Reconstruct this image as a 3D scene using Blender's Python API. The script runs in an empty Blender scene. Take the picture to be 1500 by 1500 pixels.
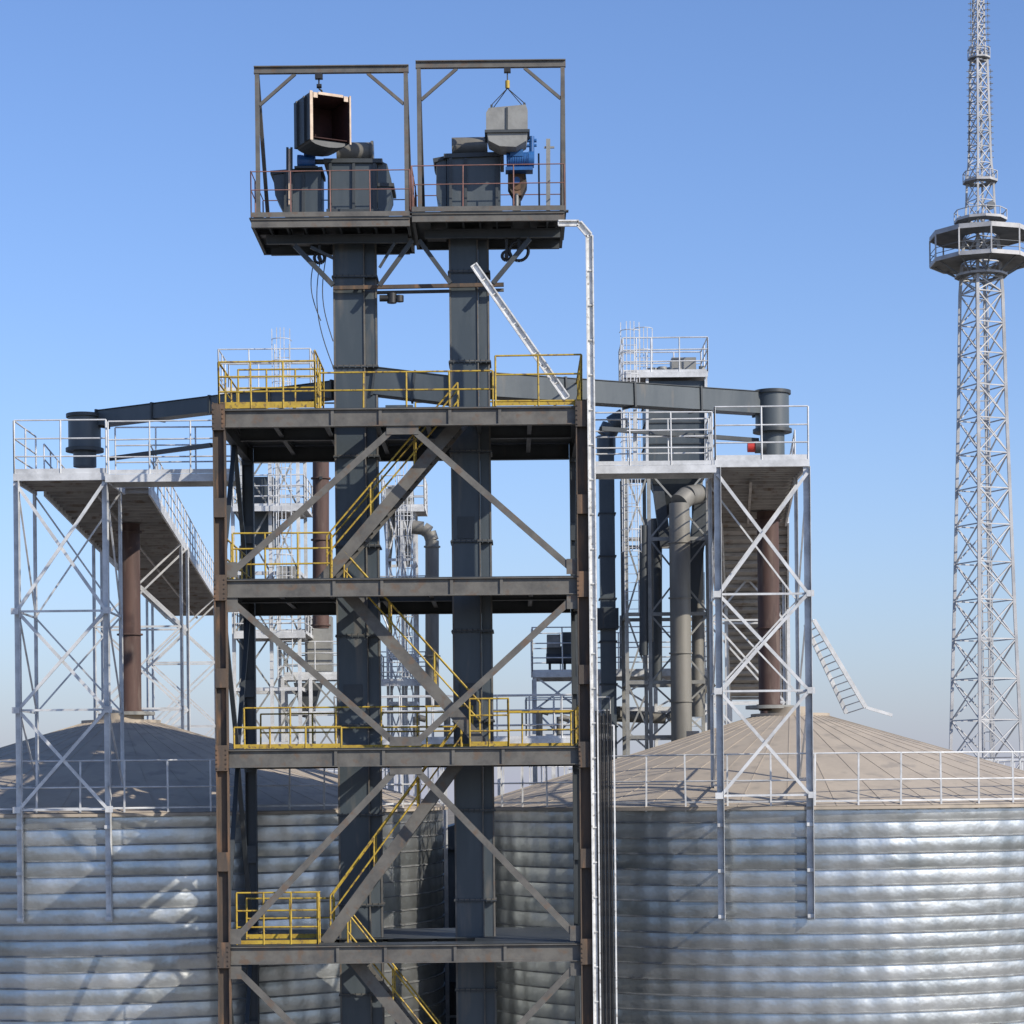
import bpy, math, random
from mathutils import Vector, Matrix
random.seed(7)
scene=bpy.context.scene
F=3360.0; EYE=24.0; ROLL=0.0100
# ---- survey helper: bearing / elevation readings + distance -> site coordinates (m)
def W(u,v,d):
    dx=u-750.0; dy=1150.0-v
    a=dx+dy*ROLL; b=dy-ROLL*dx
    return Vector((a*d/F, d, EYE+b*d/F))
def V(x,y,z): return Vector((x,y,z))
# ---------------------------------------------------------------- materials
def mat(name,c1,c2=None,rough=0.6,metal=0.0,scale=3.0,bump=0.0,streak=False,lo=0.4,hi=0.65,bscale=None,c3=None,c3t=0.62):
    m=bpy.data.materials.new(name); m.use_nodes=True
    nt=m.node_tree; N=nt.nodes; L=nt.links
    p=N['Principled BSDF']
    p.inputs['Roughness'].default_value=rough; p.inputs['Metallic'].default_value=metal
    if c2 is None: c2=tuple(x*0.7 for x in c1)
    tc=N.new('ShaderNodeTexCoord'); mp=N.new('ShaderNodeMapping')
    L.new(tc.outputs['Object'],mp.inputs['Vector'])
    if streak: mp.inputs['Scale'].default_value=(1,1,0.18)
    n=N.new('ShaderNodeTexNoise'); n.inputs['Scale'].default_value=scale; n.inputs['Detail'].default_value=6; n.inputs['Roughness'].default_value=0.65
    L.new(mp.outputs[0],n.inputs['Vector'])
    r=N.new('ShaderNodeValToRGB'); r.color_ramp.elements[0].position=lo; r.color_ramp.elements[1].position=hi
    r.color_ramp.elements[0].color=(*c1,1); r.color_ramp.elements[1].color=(*c2,1)
    L.new(n.outputs['Fac'],r.inputs['Fac'])
    out=r.outputs['Color']
    if c3:
        n2=N.new('ShaderNodeTexNoise'); n2.inputs['Scale'].default_value=scale*2.3; n2.inputs['Detail'].default_value=8
        L.new(mp.outputs[0],n2.inputs['Vector'])
        r2=N.new('ShaderNodeMapRange'); r2.inputs['From Min'].default_value=c3t-0.06; r2.inputs['From Max'].default_value=c3t+0.06
        L.new(n2.outputs['Fac'],r2.inputs['Value'])
        mx=N.new('ShaderNodeMix'); mx.data_type='RGBA'
        L.new(r2.outputs[0],mx.inputs['Factor']); L.new(out,mx.inputs['A']); mx.inputs['B'].default_value=(*c3,1)
        out=mx.outputs['Result']
    L.new(out,p.inputs['Base Color'])
    rr=N.new('ShaderNodeMapRange'); rr.inputs['To Min'].default_value=max(0.05,rough-0.12); rr.inputs['To Max'].default_value=min(1,rough+0.15)
    L.new(n.outputs['Fac'],rr.inputs['Value']); L.new(rr.outputs[0],p.inputs['Roughness'])
    if bump>0:
        b=N.new('ShaderNodeBump'); b.inputs['Strength'].default_value=bump; b.inputs['Distance'].default_value=0.02
        nb=N.new('ShaderNodeTexNoise'); nb.inputs['Scale'].default_value=bscale or scale*4; nb.inputs['Detail'].default_value=4
        L.new(tc.outputs['Object'],nb.inputs['Vector']); L.new(nb.outputs['Fac'],b.inputs['Height']); L.new(b.outputs[0],p.inputs['Normal'])
    return m
M={}
M['dark']=mat('dark_grey_paint',(0.034,0.041,0.046),(0.055,0.062,0.066),0.5,0,1.3,0.15,True,c3=(0.09,0.080,0.068),c3t=0.72)
M['casing']=mat('casing_paint',(0.050,0.064,0.074),(0.080,0.096,0.106),0.42,0,0.9,0.12,True,c3=(0.12,0.115,0.105),c3t=0.68)
M['steel']=mat('weathered_grey_steel',(0.135,0.128,0.113),(0.078,0.075,0.070),0.6,0,1.6,0.2,False,c3=(0.125,0.092,0.068),c3t=0.62)
M['rust']=mat('rusty_column_steel',(0.10,0.070,0.048),(0.052,0.046,0.042),0.75,0,2.0,0.3,True,c3=(0.17,0.10,0.058),c3t=0.60)
M['rustpipe']=mat('red_oxide_pipe',(0.095,0.052,0.042),(0.058,0.036,0.031),0.7,0,1.5,0.2,True,c3=(0.12,0.085,0.07),c3t=0.6)
M['yellow']=mat('yellow_rail_paint',(0.47,0.33,0.04),(0.34,0.22,0.03),0.55,0,4.0,0,c3=(0.13,0.085,0.045),c3t=0.60)
M['redrail']=mat('red_oxide_rail',(0.24,0.115,0.095),(0.15,0.085,0.07),0.6,0,4.0)
M['galv']=mat('galvanised_steel',(0.66,0.67,0.67),(0.44,0.45,0.455),0.5,0.22,1.7,0.1)
M['galvd']=mat('galvanised_deck',(0.38,0.365,0.35),(0.26,0.25,0.235),0.6,0.1,1.0,0.1,c3=(0.20,0.16,0.13),c3t=0.62)
M['lgrey']=mat('light_grey_sheet',(0.28,0.28,0.26),(0.19,0.19,0.18),0.5,0.1,2.0,0.1)
M['duct']=mat('dusty_grey_duct',(0.20,0.19,0.165),(0.13,0.125,0.11),0.55,0.1,1.0,0.1,True)
M['white']=mat('white_tray',(0.72,0.72,0.70),(0.52,0.52,0.50),0.5,0,4.0,c3=(0.3,0.28,0.25),c3t=0.64)
M['black']=mat('black_cable',(0.015,0.015,0.016),(0.03,0.03,0.03),0.5,0,3.0)
M['blue']=mat('blue_motor_paint',(0.025,0.12,0.34),(0.02,0.075,0.22),0.4,0,3.0)
M['tan']=mat('primer_flange',(0.56,0.44,0.33),(0.42,0.31,0.23),0.6,0,4.0)
M['hoodin']=mat('hood_lining',(0.045,0.013,0.011),(0.028,0.010,0.009),0.8,0,3.0)
M['red']=mat('red_paint',(0.45,0.03,0.02),None,0.5)
M['mast']=mat('mast_paint',(0.48,0.48,0.48),(0.33,0.335,0.345),0.6,0.0,0.5)
M['mastd']=mat('mast_deck',(0.16,0.17,0.18),(0.11,0.12,0.13),0.6,0.0,0.8)
M['ground']=mat('dusty_ground',(0.22,0.188,0.14),(0.15,0.13,0.10),0.95,0,0.03,0.2,c3=(0.09,0.10,0.055),c3t=0.66)
M['concrete']=mat('concrete',(0.36,0.34,0.31),(0.27,0.255,0.23),0.9,0,0.6,0.2)
M['glass']=mat('window_glass',(0.02,0.025,0.03),None,0.12)

BAND=0.455; RS=10.6
def silo_wall_mat():
    m=bpy.data.materials.new('galvanised_silo_wall'); m.use_nodes=True
    nt=m.node_tree;N=nt.nodes;L=nt.links;p=N['Principled BSDF']
    def math_(op,a,b=None):
        n=N.new('ShaderNodeMath'); n.operation=op
        for i,x in enumerate((a,b)):
            if x is None: continue
            if isinstance(x,(int,float)): n.inputs[i].default_value=x
            else: L.new(x,n.inputs[i])
        return n.outputs[0]
    tc=N.new('ShaderNodeTexCoord'); s=N.new('ShaderNodeSeparateXYZ'); L.new(tc.outputs['Object'],s.inputs[0])
    ang=math_('ARCTAN2',s.outputs['Y'],s.outputs['X'])
    band=math_('FLOOR',math_('DIVIDE',math_('SUBTRACT',s.outputs['Z'],0.1),BAND))
    arc=math_('MULTIPLY',ang,RS)
    cb=N.new('ShaderNodeCombineXYZ'); L.new(band,cb.inputs[0])
    wb=N.new('ShaderNodeTexWhiteNoise'); wb.noise_dimensions='2D'; L.new(cb.outputs[0],wb.inputs['Vector'])
    cp=N.new('ShaderNodeCombineXYZ'); L.new(math_('MULTIPLY',arc,0.45),cp.inputs[0]); L.new(math_('MULTIPLY',band,3.7),cp.inputs[1])
    np_=N.new('ShaderNodeTexNoise'); np_.inputs['Scale'].default_value=1.0; np_.inputs['Detail'].default_value=3; L.new(cp.outputs[0],np_.inputs['Vector'])
    ns=N.new('ShaderNodeTexNoise'); ns.inputs['Scale'].default_value=1.1; ns.inputs['Detail'].default_value=8; ns.inputs['Roughness'].default_value=0.75
    L.new(tc.outputs['Object'],ns.inputs['Vector'])
    t=math_('ADD',math_('MULTIPLY',wb.outputs['Value'],0.15),math_('MULTIPLY',ns.outputs['Fac'],0.5))
    t=math_('ADD',t,math_('MULTIPLY',np_.outputs['Fac'],0.5))
    r=N.new('ShaderNodeValToRGB'); r.color_ramp.elements[0].position=0.38; r.color_ramp.elements[1].position=0.76
    r.color_ramp.elements[0].color=(0.31,0.335,0.335,1); r.color_ramp.elements[1].color=(0.64,0.655,0.65,1)
    L.new(t,r.inputs['Fac']); L.new(r.outputs[0],p.inputs['Base Color'])
    p.inputs['Metallic'].default_value=0.86
    L.new(math_('ADD',math_('MULTIPLY',t,0.20),0.23),p.inputs['Roughness'])
    cw=N.new('ShaderNodeCombineXYZ'); L.new(arc,cw.inputs[0]); L.new(s.outputs['Z'],cw.inputs[1])
    nb=N.new('ShaderNodeTexNoise'); nb.inputs['Scale'].default_value=1.3; nb.inputs['Detail'].default_value=3
    L.new(cw.outputs[0],nb.inputs['Vector'])
    wave=math_('SINE',math_('ADD',math_('MULTIPLY',arc,2*math.pi/0.9),math_('MULTIPLY',wb.outputs['Value'],1.2)))
    h=math_('ADD',math_('MULTIPLY',wave,0.022),math_('MULTIPLY',nb.outputs['Fac'],0.085))
    b=N.new('ShaderNodeBump'); b.inputs['Strength'].default_value=1.0; b.inputs['Distance'].default_value=0.5
    L.new(h,b.inputs['Height']); L.new(b.outputs[0],p.inputs['Normal'])
    return m
M['wall']=silo_wall_mat()
M['seam']=mat('silo_seam',(0.26,0.27,0.27),(0.13,0.13,0.13),0.5,0.3,2.0)
M['roof']=mat('dusty_silo_roof',(0.41,0.35,0.275),(0.35,0.30,0.24),0.8,0.0,0.7,0.1,c3=(0.31,0.27,0.22),c3t=0.6)

# ---------------------------------------------------------------- builders
class B:
    def __init__(s,name,m): s.name=name; s.m=m; s.v=[]; s.f=[]; s.smooth=[]
    def add(s,vs,fs,sm=False):
        o=len(s.v); s.v+= [tuple(x) for x in vs]; s.f+=[tuple(i+o for i in f) for f in fs]; s.smooth+=[sm]*len(fs)
    def frame(s,p,q,up):
        z=(q-p).normalized(); u=Vector(up)
        if abs(z.dot(u))>0.98: u=Vector((0,1,0)) if abs(z.y)<0.9 else Vector((1,0,0))
        x=u.cross(z).normalized(); y=z.cross(x).normalized()
        return x,y,z
    def beam(s,p,q,w=0.1,h=None,up=(0,0,1),off=(0,0)):
        if h is None: h=w
        x,y,z=s.frame(p,q,up)
        vs=[]
        for e in (p,q):
            for a,b in ((-1,-1),(1,-1),(1,1),(-1,1)):
                vs.append(e+x*(a*w/2+off[0])+y*(b*h/2+off[1]))
        s.add(vs,[(0,3,2,1),(4,5,6,7),(0,1,5,4),(1,2,6,5),(2,3,7,6),(3,0,4,7)])
    def ibeam(s,p,q,h,w,up=(0,0,1),t=0.025):
        s.beam(p,q,w,t,up,(0,h/2-t/2)); s.beam(p,q,w,t,up,(0,-h/2+t/2)); s.beam(p,q,t*0.8,h-2*t-0.002,up)
    def angle(s,p,q,w,up=(0,0,1),t=0.012):
        s.beam(p,q,w,t,up,(0,w/2)); s.beam(p,q,t,w-t,up,(w/2-t,-t/2))
    def tube(s,p,q,r,n=8,r2=None,cap=True):
        if r2 is None: r2=r
        x,y,z=s.frame(p,q,(0,0,1)); vs=[]
        for e,rr in ((p,r),(q,r2)):
            for i in range(n):
                a=2*math.pi*i/n; vs.append(e+x*(math.cos(a)*rr)+y*(math.sin(a)*rr))
        s.add(vs,[(i,(i+1)%n,n+(i+1)%n,n+i) for i in range(n)],True)
        if cap: s.add(vs,[tuple(reversed(range(n))),tuple(range(n,2*n))])
    def path(s,pts,r,n=8):
        for a,b in zip(pts,pts[1:]): s.tube(a,b,r,n)
    def box(s,x0,x1,y0,y1,z0,z1):
        vs=[(x,y,z) for z in (z0,z1) for x,y in ((x0,y0),(x1,y0),(x1,y1),(x0,y1))]
        s.add(vs,[(0,3,2,1),(4,5,6,7),(0,1,5,4),(1,2,6,5),(2,3,7,6),(3,0,4,7)])
    def prism(s,pts,vec):
        n=len(pts); vs=list(pts)+[p+vec for p in pts]
        s.add(vs,[tuple(range(n)),tuple(reversed(range(n,2*n)))]+[(i,n+i,n+(i+1)%n,(i+1)%n) for i in range(n)])
    def make(s,parent):
        if not s.v: return None
        me=bpy.data.meshes.new(s.name); me.from_pydata(s.v,[],s.f); me.update()
        me.polygons.foreach_set('use_smooth',s.smooth)
        import bmesh
        bm=bmesh.new(); bm.from_mesh(me); bmesh.ops.recalc_face_normals(bm,faces=bm.faces); bm.to_mesh(me); bm.free()
        me.materials.append(s.m)
        o=bpy.data.objects.new(s.name,me); scene.collection.objects.link(o); o.parent=parent
        return o
class Asm:
    def __init__(s,name): s.name=name; s.parts={}
    def __call__(s,part,m):
        k=(part,m)
        if k not in s.parts: s.parts[k]=B(part,M[m])
        return s.parts[k]
    def done(s):
        e=bpy.data.objects.new(s.name,None); e.empty_display_size=1; scene.collection.objects.link(e)
        for b in s.parts.values(): b.make(e)
        return e
def lerp(a,b,t): return a+(b-a)*t
def railing(b,pts,h=1.1,sp=1.3,rails=(1.0,0.5),r=0.028,toe=0.12,post=None,jit=0.0):
    for p,q in zip(pts,pts[1:]):
        n=max(1,round((q-p).length/sp))
        for i in range(n+1):
            a=lerp(p,q,i/n); b.tube(a,a+V(random.uniform(-.015,.015),0,h),post or r,6)
        for k in rails: b.tube(p+V(0,0,h*k+random.uniform(-.012,.012)),q+V(0,0,h*k+random.uniform(-.012,.012)),r,6)
        if toe: b.beam(p+V(0,0,toe/2+0.01),q+V(0,0,toe/2+0.01),0.012,toe)
def ladder(b,p,h,w=0.45,cage=True,side=(1,0,0),out=(0,-1,0),r=0.022,cage_from=2.2):
    sx=Vector(side); o=Vector(out)
    for s_ in (-1,1): b.tube(p+sx*(w/2*s_),p+sx*(w/2*s_)+V(0,0,h),r,6)
    n=int(h/0.32)
    for i in range(n): 
        z=V(0,0,0.32*i+0.15); b.tube(p-sx*w/2+z,p+sx*w/2+z,0.013,5)
    if cage:
        z=cage_from
        def ring(z): 
            return [p+V(0,0,z)+sx*(0.36*math.cos(a))+o*(0.38*math.sin(a)+0.25 if 0<a<math.pi else 0.0) for a in [math.pi*k/8 for k in range(9)]]
        while z<h+0.6: b.path(ring(z),0.016,5); z+=0.8
        for k in (1,3,4,5,7):
            a=ring(0)[k]; b.beam(a+V(0,0,cage_from),a+V(0,0,h+0.5),0.03,0.008)
def xpanel(b,a0,b0,a1,b1,w,up=(0,1,0)):
    o=V(0,w*0.35,0)
    b.beam(a0+o,b1+o,w,w*0.6,up); b.beam(b0-o,a1-o,w,w*0.6,up)

# ---------------------------------------------------------------- ground
g=Asm('ground')
S_=3000
g('ground_sheet','ground').add([(-S_,-S_,0),(S_,-S_,0),(S_,S_,0),(-S_,S_,0)],[(0,1,2,3)])
g.done()
g=Asm('concrete_yard'); g('slab','concrete').box(-45,50,20,150,0.004,0.10); g.done()

# ---------------------------------------------------------------- silos
ZE=W(1160,1180,65.4).z; ZA=ZE+3.15
def wall_mesh():
    b=B('corrugated_wall',M['wall']); n=160
    z=0.1
    def rows(prof,bb):
        vs=[]
        for r,zz in prof:
            for i in range(n):
                a=2*math.pi*i/n; vs.append((r*math.cos(a),r*math.sin(a),zz))
        fs=[(j*n+i,j*n+(i+1)%n,(j+1)*n+(i+1)%n,(j+1)*n+i) for j in range(len(prof)-1) for i in range(n)]
        bb.add(vs,fs,True)
    s=B('wall_seams',M['seam'])
    while z<ZE-0.05:
        z1=min(z+BAND,ZE); za=z+0.035
        bl=random.uniform(0.013,0.023)
        rows([(RS+bl*math.sin(math.pi*t),za+(z1-za)*t) for t in (0,0.2,0.4,0.6,0.8,1.0)],b)
        rows([(RS,z),(RS+0.05,z)],s); rows([(RS+0.05,z),(RS+0.05,za)],s); rows([(RS+0.05,za),(RS,za)],s)
        z=z1
    return b,s
wb_,ws_=wall_mesh()
def roof_mesh():
    b=B('conical_roof',M['roof']); n=48; R1=1.25
    for i in range(n):
        a0=2*math.pi*i/n; a1=2*math.pi*(i+1)/n; 
        p=[V((RS+0.18)*math.cos(a),(RS+0.18)*math.sin(a),ZE-0.02) for a in (a0,a1)]
        q=[V(R1*math.cos(a),R1*math.sin(a),ZA-0.3) for a in (a0,a1)]
        b.add([p[0],p[1],q[1],q[0]],[(0,1,2,3)])
        b.beam(p[0]+V(0,0,0.005),q[0]+V(0,0,0.005),0.03,0.012)
    def ring(r,z0,z1,bb,n=64):
        bb.tube(V(0,0,z0),V(0,0,z1),r,n)
    ring(RS+0.20,ZE-0.12,ZE-0.03,b,96)
    ring(R1+0.05,ZA-0.42,ZA-0.22,b); ring(0.75,ZA-0.22,ZA+0.0,b,32)
    for a in (1.2,2.6):
        c=V(3.6*math.cos(a),3.6*math.sin(a),ZE+ (RS-3.6)/(RS-R1)*(ZA-0.3-ZE))
        b.tube(c,c+V(0,0,0.3),0.22,12)
    return b
rb_=roof_mesh()
def rail_mesh(zoff=0):
    b=B('eave_railing',M['galv']); n=54; R=RS+0.08
    pts=[V(R*math.cos(2*math.pi*i/n),R*math.sin(2*math.pi*i/n),ZE) for i in range(n)]
    for i in range(n):
        p=pts[i];q=pts[(i+1)%n]
        b.beam(p-V(0,0,0.15),p+V(random.uniform(-.03,.03),0,1.5),0.05,0.05)
        for h in (0.72,1.48): b.tube(p+V(0,0,h),q+V(0,0,h),0.027,6)
        b.beam(p+V(0,0,0.12),q+V(0,0,0.12),0.012,0.05)
    return b
rl_=rail_mesh()
silo_pos=[]
def silo(x,y,rail=True):
    e=bpy.data.objects.new('grain_silo',None); scene.collection.objects.link(e); e.location=(x,y,0)
    for b in (wb_,ws_,rb_)+((rl_,) if rail else ()):
        if not hasattr(b,'me'):
            o=b.make(e); b.me=o.data
        else:
            o=bpy.data.objects.new(b.name,b.me); scene.collection.objects.link(o); o.parent=e
    silo_pos.append((x,y))
XLs=W(178,1100,76).x; XRs=W(1158,1100,76).x
DL=-0.078; DR=0.095
silo(XLs,76); silo(XRs,76)
silo(XLs+DL*23.5,99.5); silo(XRs+DR*23.5,99.5)
silo(XLs+DL*47,123); silo(XRs+DR*47,123)
def roofz(x,y,k):
    cx,cy=silo_pos[k]; r=math.hypot(x-cx,y-cy); return ZE+max(0,(RS-r)/(RS-1.25))*(ZA-0.3-ZE) if r<RS else ZE
# added dark clad building that blocks the bright gap between the silo rows
I_=Asm('gap_blocking_building'); b=I_('cladding','casing'); b.box(-5.2,1.6,90,98,0.1,21.5)
for k in range(24): I_('cladding_ribs','dark').box(-5.2+k*0.29,-5.15+k*0.29,89.96,89.998,0.1,21.4)
I_('roof','dark').prism([V(-5.5,89.7,21.5),V(1.9,89.7,21.5),V(-1.8,89.7,22.6)],V(0,8.6,0))
for z in (5,10,15): I_('windows','glass').box(-3.6,-1.2,89.93,89.955,z,z+1.3); I_('window_frames','lgrey').box(-3.7,-1.1,89.935,89.95,z-0.1,z-0.003)
I_('door','lgrey').box(-0.6,0.8,89.93,89.955,0.1,2.4); I_.done()

# ---------------------------------------------------------------- steel tower
T=Asm('steel_elevator_tower')
YF,YR=60.0,66.5
XL=W(321,600,60).x; XR=W(852,600,60).x
fz=[W(585,y,60).z for y in (598,847,1096,1384)]
while fz[-1]>4: fz.append(fz[-1]-5.0)
for x in (XL,XR):
    for y in (YF,YR):
        ztop=fz[0]+(0.18 if y==YF else 0.0)
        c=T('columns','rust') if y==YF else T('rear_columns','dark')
        for s_ in (-1,1): c.beam(V(x+s_*0.145,y,0.1),V(x+s_*0.145,y,ztop),0.03,0.30,(0,1,0))
        c.beam(V(x,y,0.1),V(x,y,ztop),0.258,0.03,(0,1,0))
        for z in fz:
            c.beam(V(x,y-0.17,z-0.55),V(x,y-0.17,z+0.12),0.34,0.02,(0,1,0))
            for bz in (z-0.48,z-0.36,z-0.24,z-0.12,z):
                for bx in (-0.12,0.12): c.tube(V(x+bx,y-0.18,bz),V(x+bx,y-0.205,bz),0.022,6)
        for za,zb in zip(fz,fz[1:]):
            zm_=(za+zb)/2-0.6; c.beam(V(x,y-0.162,zm_),V(x,y-0.162,zm_+0.5),0.30,0.012,(0,1,0))
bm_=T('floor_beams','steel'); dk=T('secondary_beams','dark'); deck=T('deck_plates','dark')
x0o=W(470,850,61).x; x1o=W(690,850,61).x
for i,z in enumerate(fz):
    zc=z-0.24
    bm_.ibeam(V(XL+0.17,YF,zc),V(XR-0.17,YF,zc),0.46,0.2)
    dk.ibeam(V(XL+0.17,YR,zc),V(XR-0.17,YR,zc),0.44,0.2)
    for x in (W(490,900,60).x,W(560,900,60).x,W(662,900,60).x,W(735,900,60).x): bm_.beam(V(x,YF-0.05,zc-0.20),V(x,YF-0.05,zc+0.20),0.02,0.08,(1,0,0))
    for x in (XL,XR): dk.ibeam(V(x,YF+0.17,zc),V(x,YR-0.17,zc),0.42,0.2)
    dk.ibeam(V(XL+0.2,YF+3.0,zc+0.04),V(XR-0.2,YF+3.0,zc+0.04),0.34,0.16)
    nx=7
    for k in range(1,nx):
        x=XL+(XR-XL)*k/nx
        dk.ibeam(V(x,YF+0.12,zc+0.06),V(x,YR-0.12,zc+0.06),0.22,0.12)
    zt=z+0.002
    d0,d1=YF+0.75,YF+2.3
    deck.box(XL-0.1,XR+0.1,YF-0.02,d0,zt,zt+0.02)
    deck.box(XL-0.1,XR+0.1,d1,YR+0.05,zt,zt+0.02)
    deck.box(XL-0.1,x0o,d0,d1,zt,zt+0.02); deck.box(x1o,XR+0.1,d0,d1,zt,zt+0.02)
br=T('diagonal_braces','steel'); gp=T('gusset_plates','steel')
xm=(XL+XR)/2+0.05
for i in range(len(fz)):
    zt=fz[i]-0.47; zb=(fz[i+1]+0.08) if i+1<len(fz) else 0.2
    inv=(i%2==0)
    y=YF; bb=br; w=0.17
    if inv: segs=[((XL+0.28,zb+0.1),(xm-0.25,zt-0.08)),((XR-0.28,zb+0.1),(xm+0.25,zt-0.08))]
    else: segs=[((XL+0.28,zt-0.1),(xm-0.3,zb+0.08)),((XR-0.28,zt-0.1),(xm+0.3,zb+0.08))]
    for (xa,za),(xb,zb_) in segs:
        a=V(xa,y,za); b=V(xb,y,zb_)
        bb.beam(a,b,0.035,w,(0,0,1)); bb.beam(a+V(0,0.05,0),b+V(0,0.05,0),0.10,0.03,(0,0,1))
    zz=zt-0.10 if inv else zb+0.10
    gp.beam(V(xm-0.42,y-0.03,zz),V(xm+0.42,y-0.03,zz),0.02,0.24)
    for x,s_ in ((XL+0.3,1),(XR-0.3,-1)):
        z2=zb+0.18 if inv else zt-0.18
        gp.box(x-0.14,x+0.14,y-0.045,y-0.027,z2-0.2,z2+0.2)
    for x in (XL,XR):
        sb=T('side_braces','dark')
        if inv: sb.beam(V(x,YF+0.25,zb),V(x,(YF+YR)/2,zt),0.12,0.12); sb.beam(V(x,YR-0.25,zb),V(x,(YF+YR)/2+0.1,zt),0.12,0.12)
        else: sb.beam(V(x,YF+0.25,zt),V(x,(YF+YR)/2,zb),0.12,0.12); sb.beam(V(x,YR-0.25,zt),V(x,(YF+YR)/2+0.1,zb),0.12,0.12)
# stairs
ys0,ys1=YF+0.95,YF+1.95
def stair(pb,pt):
    st=T('stair_stringers','steel'); tr=T('stair_treads','dark'); hr=T('stair_handrails','yellow')
    for y in (ys0,ys1):
        a=V(pb[0],y,pb[1]); b=V(pt[0],y,pt[1])
        st.beam(a,b,0.05,0.32)
        n=3
        for k in range(n+1):
            q=lerp(a,b,0.04+0.92*k/n); hr.tube(q,q+V(0,0,1.05),0.024,6)
        a2=lerp(a,b,0.04); b2=lerp(a,b,0.96)
        for h in ((1.05,0.55) if y==ys0 else (1.05,)): hr.tube(a2+V(0,0,h),b2+V(0,0,h),0.026,6)
    n=int(abs(pt[1]-pb[1])/0.22)
    for k in range(1,n):
        q=lerp(V(pb[0],0,pb[1]),V(pt[0],0,pt[1]),k/n); tr.box(q.x-0.13,q.x+0.13,ys0+0.03,ys1-0.03,q.z-0.015,q.z+0.015)
wx=lambda u,v=1000,d=61.0: W(u,v,d).x
xa,xb=wx(478),wx(683)
for i in range(len(fz)-1):
    if i%2==0: stair((xa-0.1,fz[i+1]),(xb,fz[i]-0.05))
    else: stair((xb+0.5,fz[i+1]),(xa+0.35,fz[i]-0.05))
yr=T('yellow_railings','yellow')
f=YF+0.0
z=fz[0]+0.03
R_=0.026
railing(yr,[V(XL,f,z),V(wx(462,600,60),f,z)],1.22,0.95,(1,0.68,0.36),toe=0.16,r=R_)
railing(yr,[V(XL,f,z),V(XL,YR,z),V(wx(480),YR,z)],1.22,1.2,(1,0.55),toe=0.12,r=R_)
railing(yr,[V(wx(462,600,60),f,z),V(wx(462,600,60),f+2.6,z),V(XL+0.2,f+2.6,z)],1.5,0.9,(1,0.66,0.33),toe=0.12,r=R_)
railing(yr,[V(wx(462,600,60)+0.1,f+0.3,z),V(wx(722,600,60),f+0.3,z)],0.98,1.15,(1,0.5),toe=0.0,r=R_)
railing(yr,[V(wx(726,600,60),f,z),V(XR,f,z),V(XR,YR,z)],1.32,1.12,(1,0.62,0.1),toe=0.12,r=R_)
railing(yr,[V(wx(600),YR,z),V(XR,YR,z)],1.2,1.3,(1,0.5),toe=0.1,r=R_)
z=fz[1]+0.03
railing(yr,[V(XL+0.3,f+0.2,z),V(wx(483,850,60),f+0.2,z),V(wx(483,850,60),f+0.7,z)],1.2,0.8,(1,0.66,0.33),toe=0.0,r=R_)
railing(yr,[V(XL+0.1,YF+0.3,z),V(XL+0.1,YR-0.3,z)],1.1,1.3,r=R_)
z=fz[2]+0.03
railing(yr,[V(XL+0.3,YF+2.4,z),V(wx(690),YF+2.4,z)],1.15,1.3,(1,0.5),toe=0.1,r=R_)
railing(yr,[V(wx(688,1100,60),f+0.4,z),V(wx(745,1100,60),f+0.4,z),V(wx(745,1100,60),f+2.4,z)],1.25,0.6,(1,0.66,0.33),toe=0.12,r=R_)
railing(yr,[V(wx(745,1100,60),f+2.4,z),V(XR-0.3,f+2.4,z)],0.95,1.2,(1,0.5),toe=0.1,r=R_)
railing(yr,[V(XR-0.1,YF+0.3,z),V(XR-0.1,YR-0.3,z),V(XL+0.3,YR-0.1,z)],1.1,1.5,r=R_)
railing(yr,[V(XL+0.3,f+0.05,z),V(wx(500,1100,60),f+0.05,z)],0.55,1.1,(1,),toe=0.1,r=R_)
z=fz[3]+0.03
railing(yr,[V(XL+0.3,f+0.2,z),V(wx(465,1390,60),f+0.2,z),V(wx(465,1390,60),f+0.8,z)],1.35,0.75,(1,0.66,0.33),toe=0.1,r=R_)
railing(yr,[V(XL+0.3,YF+2.4,z),V(wx(480),YF+2.4,z)],1.1,1.3,r=R_)
T.done()

# ---------------------------------------------------------------- bucket elevators
YC=62.6
def elevator(u0,u1,vtop,name='bucket_elevator',second=True):
    E=Asm(name); s=0.5*(u0+u1)
    xa=W(u0,500,YC).x; xb=W(u1,500,YC).x; zt=W(s,vtop,YC).z
    c=E('trunk_casing','casing'); d=E('flange_joints','dark'); st=E('stiffener_edges','steel')
    xs=xa+(xb-xa)*0.72
    c.box(xa,xs-0.02,YC,YC+0.85,0.1,zt)
    c.box(xs+0.02,xb,YC+0.16,YC+0.80,0.1,zt)
    st.box(xs-0.017,xs+0.017,YC-0.04,YC+0.3,0.1,zt)
    for x in (xa,xb): st.beam(V(x,YC-0.012 if x==xa else YC+0.15,0.1),V(x,YC-0.012 if x==xa else YC+0.15,zt),0.05,0.02,(0,1,0))
    z=zt-1.15
    while z>1:
        d.box(xa-0.06,xb+0.06,YC-0.06,YC+0.91,z,z+0.03); st.box(xa-0.05,xb+0.05,YC-0.05,YC+0.90,z+0.035,z+0.06)
        for k in range(7):
            xx=xa+(xb-xa)*(k+0.5)/7; d.tube(V(xx,YC-0.05,z-0.03),V(xx,YC-0.05,z+0.09),0.014,5)
        z-=2.45
    for zz in (fz[1]+1.3,fz[2]+1.2):
        d.box(xa+0.15,xs-0.15,YC-0.03,YC-0.002,zz,zz+0.6)
    return E
def extr(b,pts,d0,t): b.prism([W(u,v,d0) for u,v in pts],V(0,t,0))
HD=62.0  # head depth
E=elevator(490,551,345)
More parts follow.
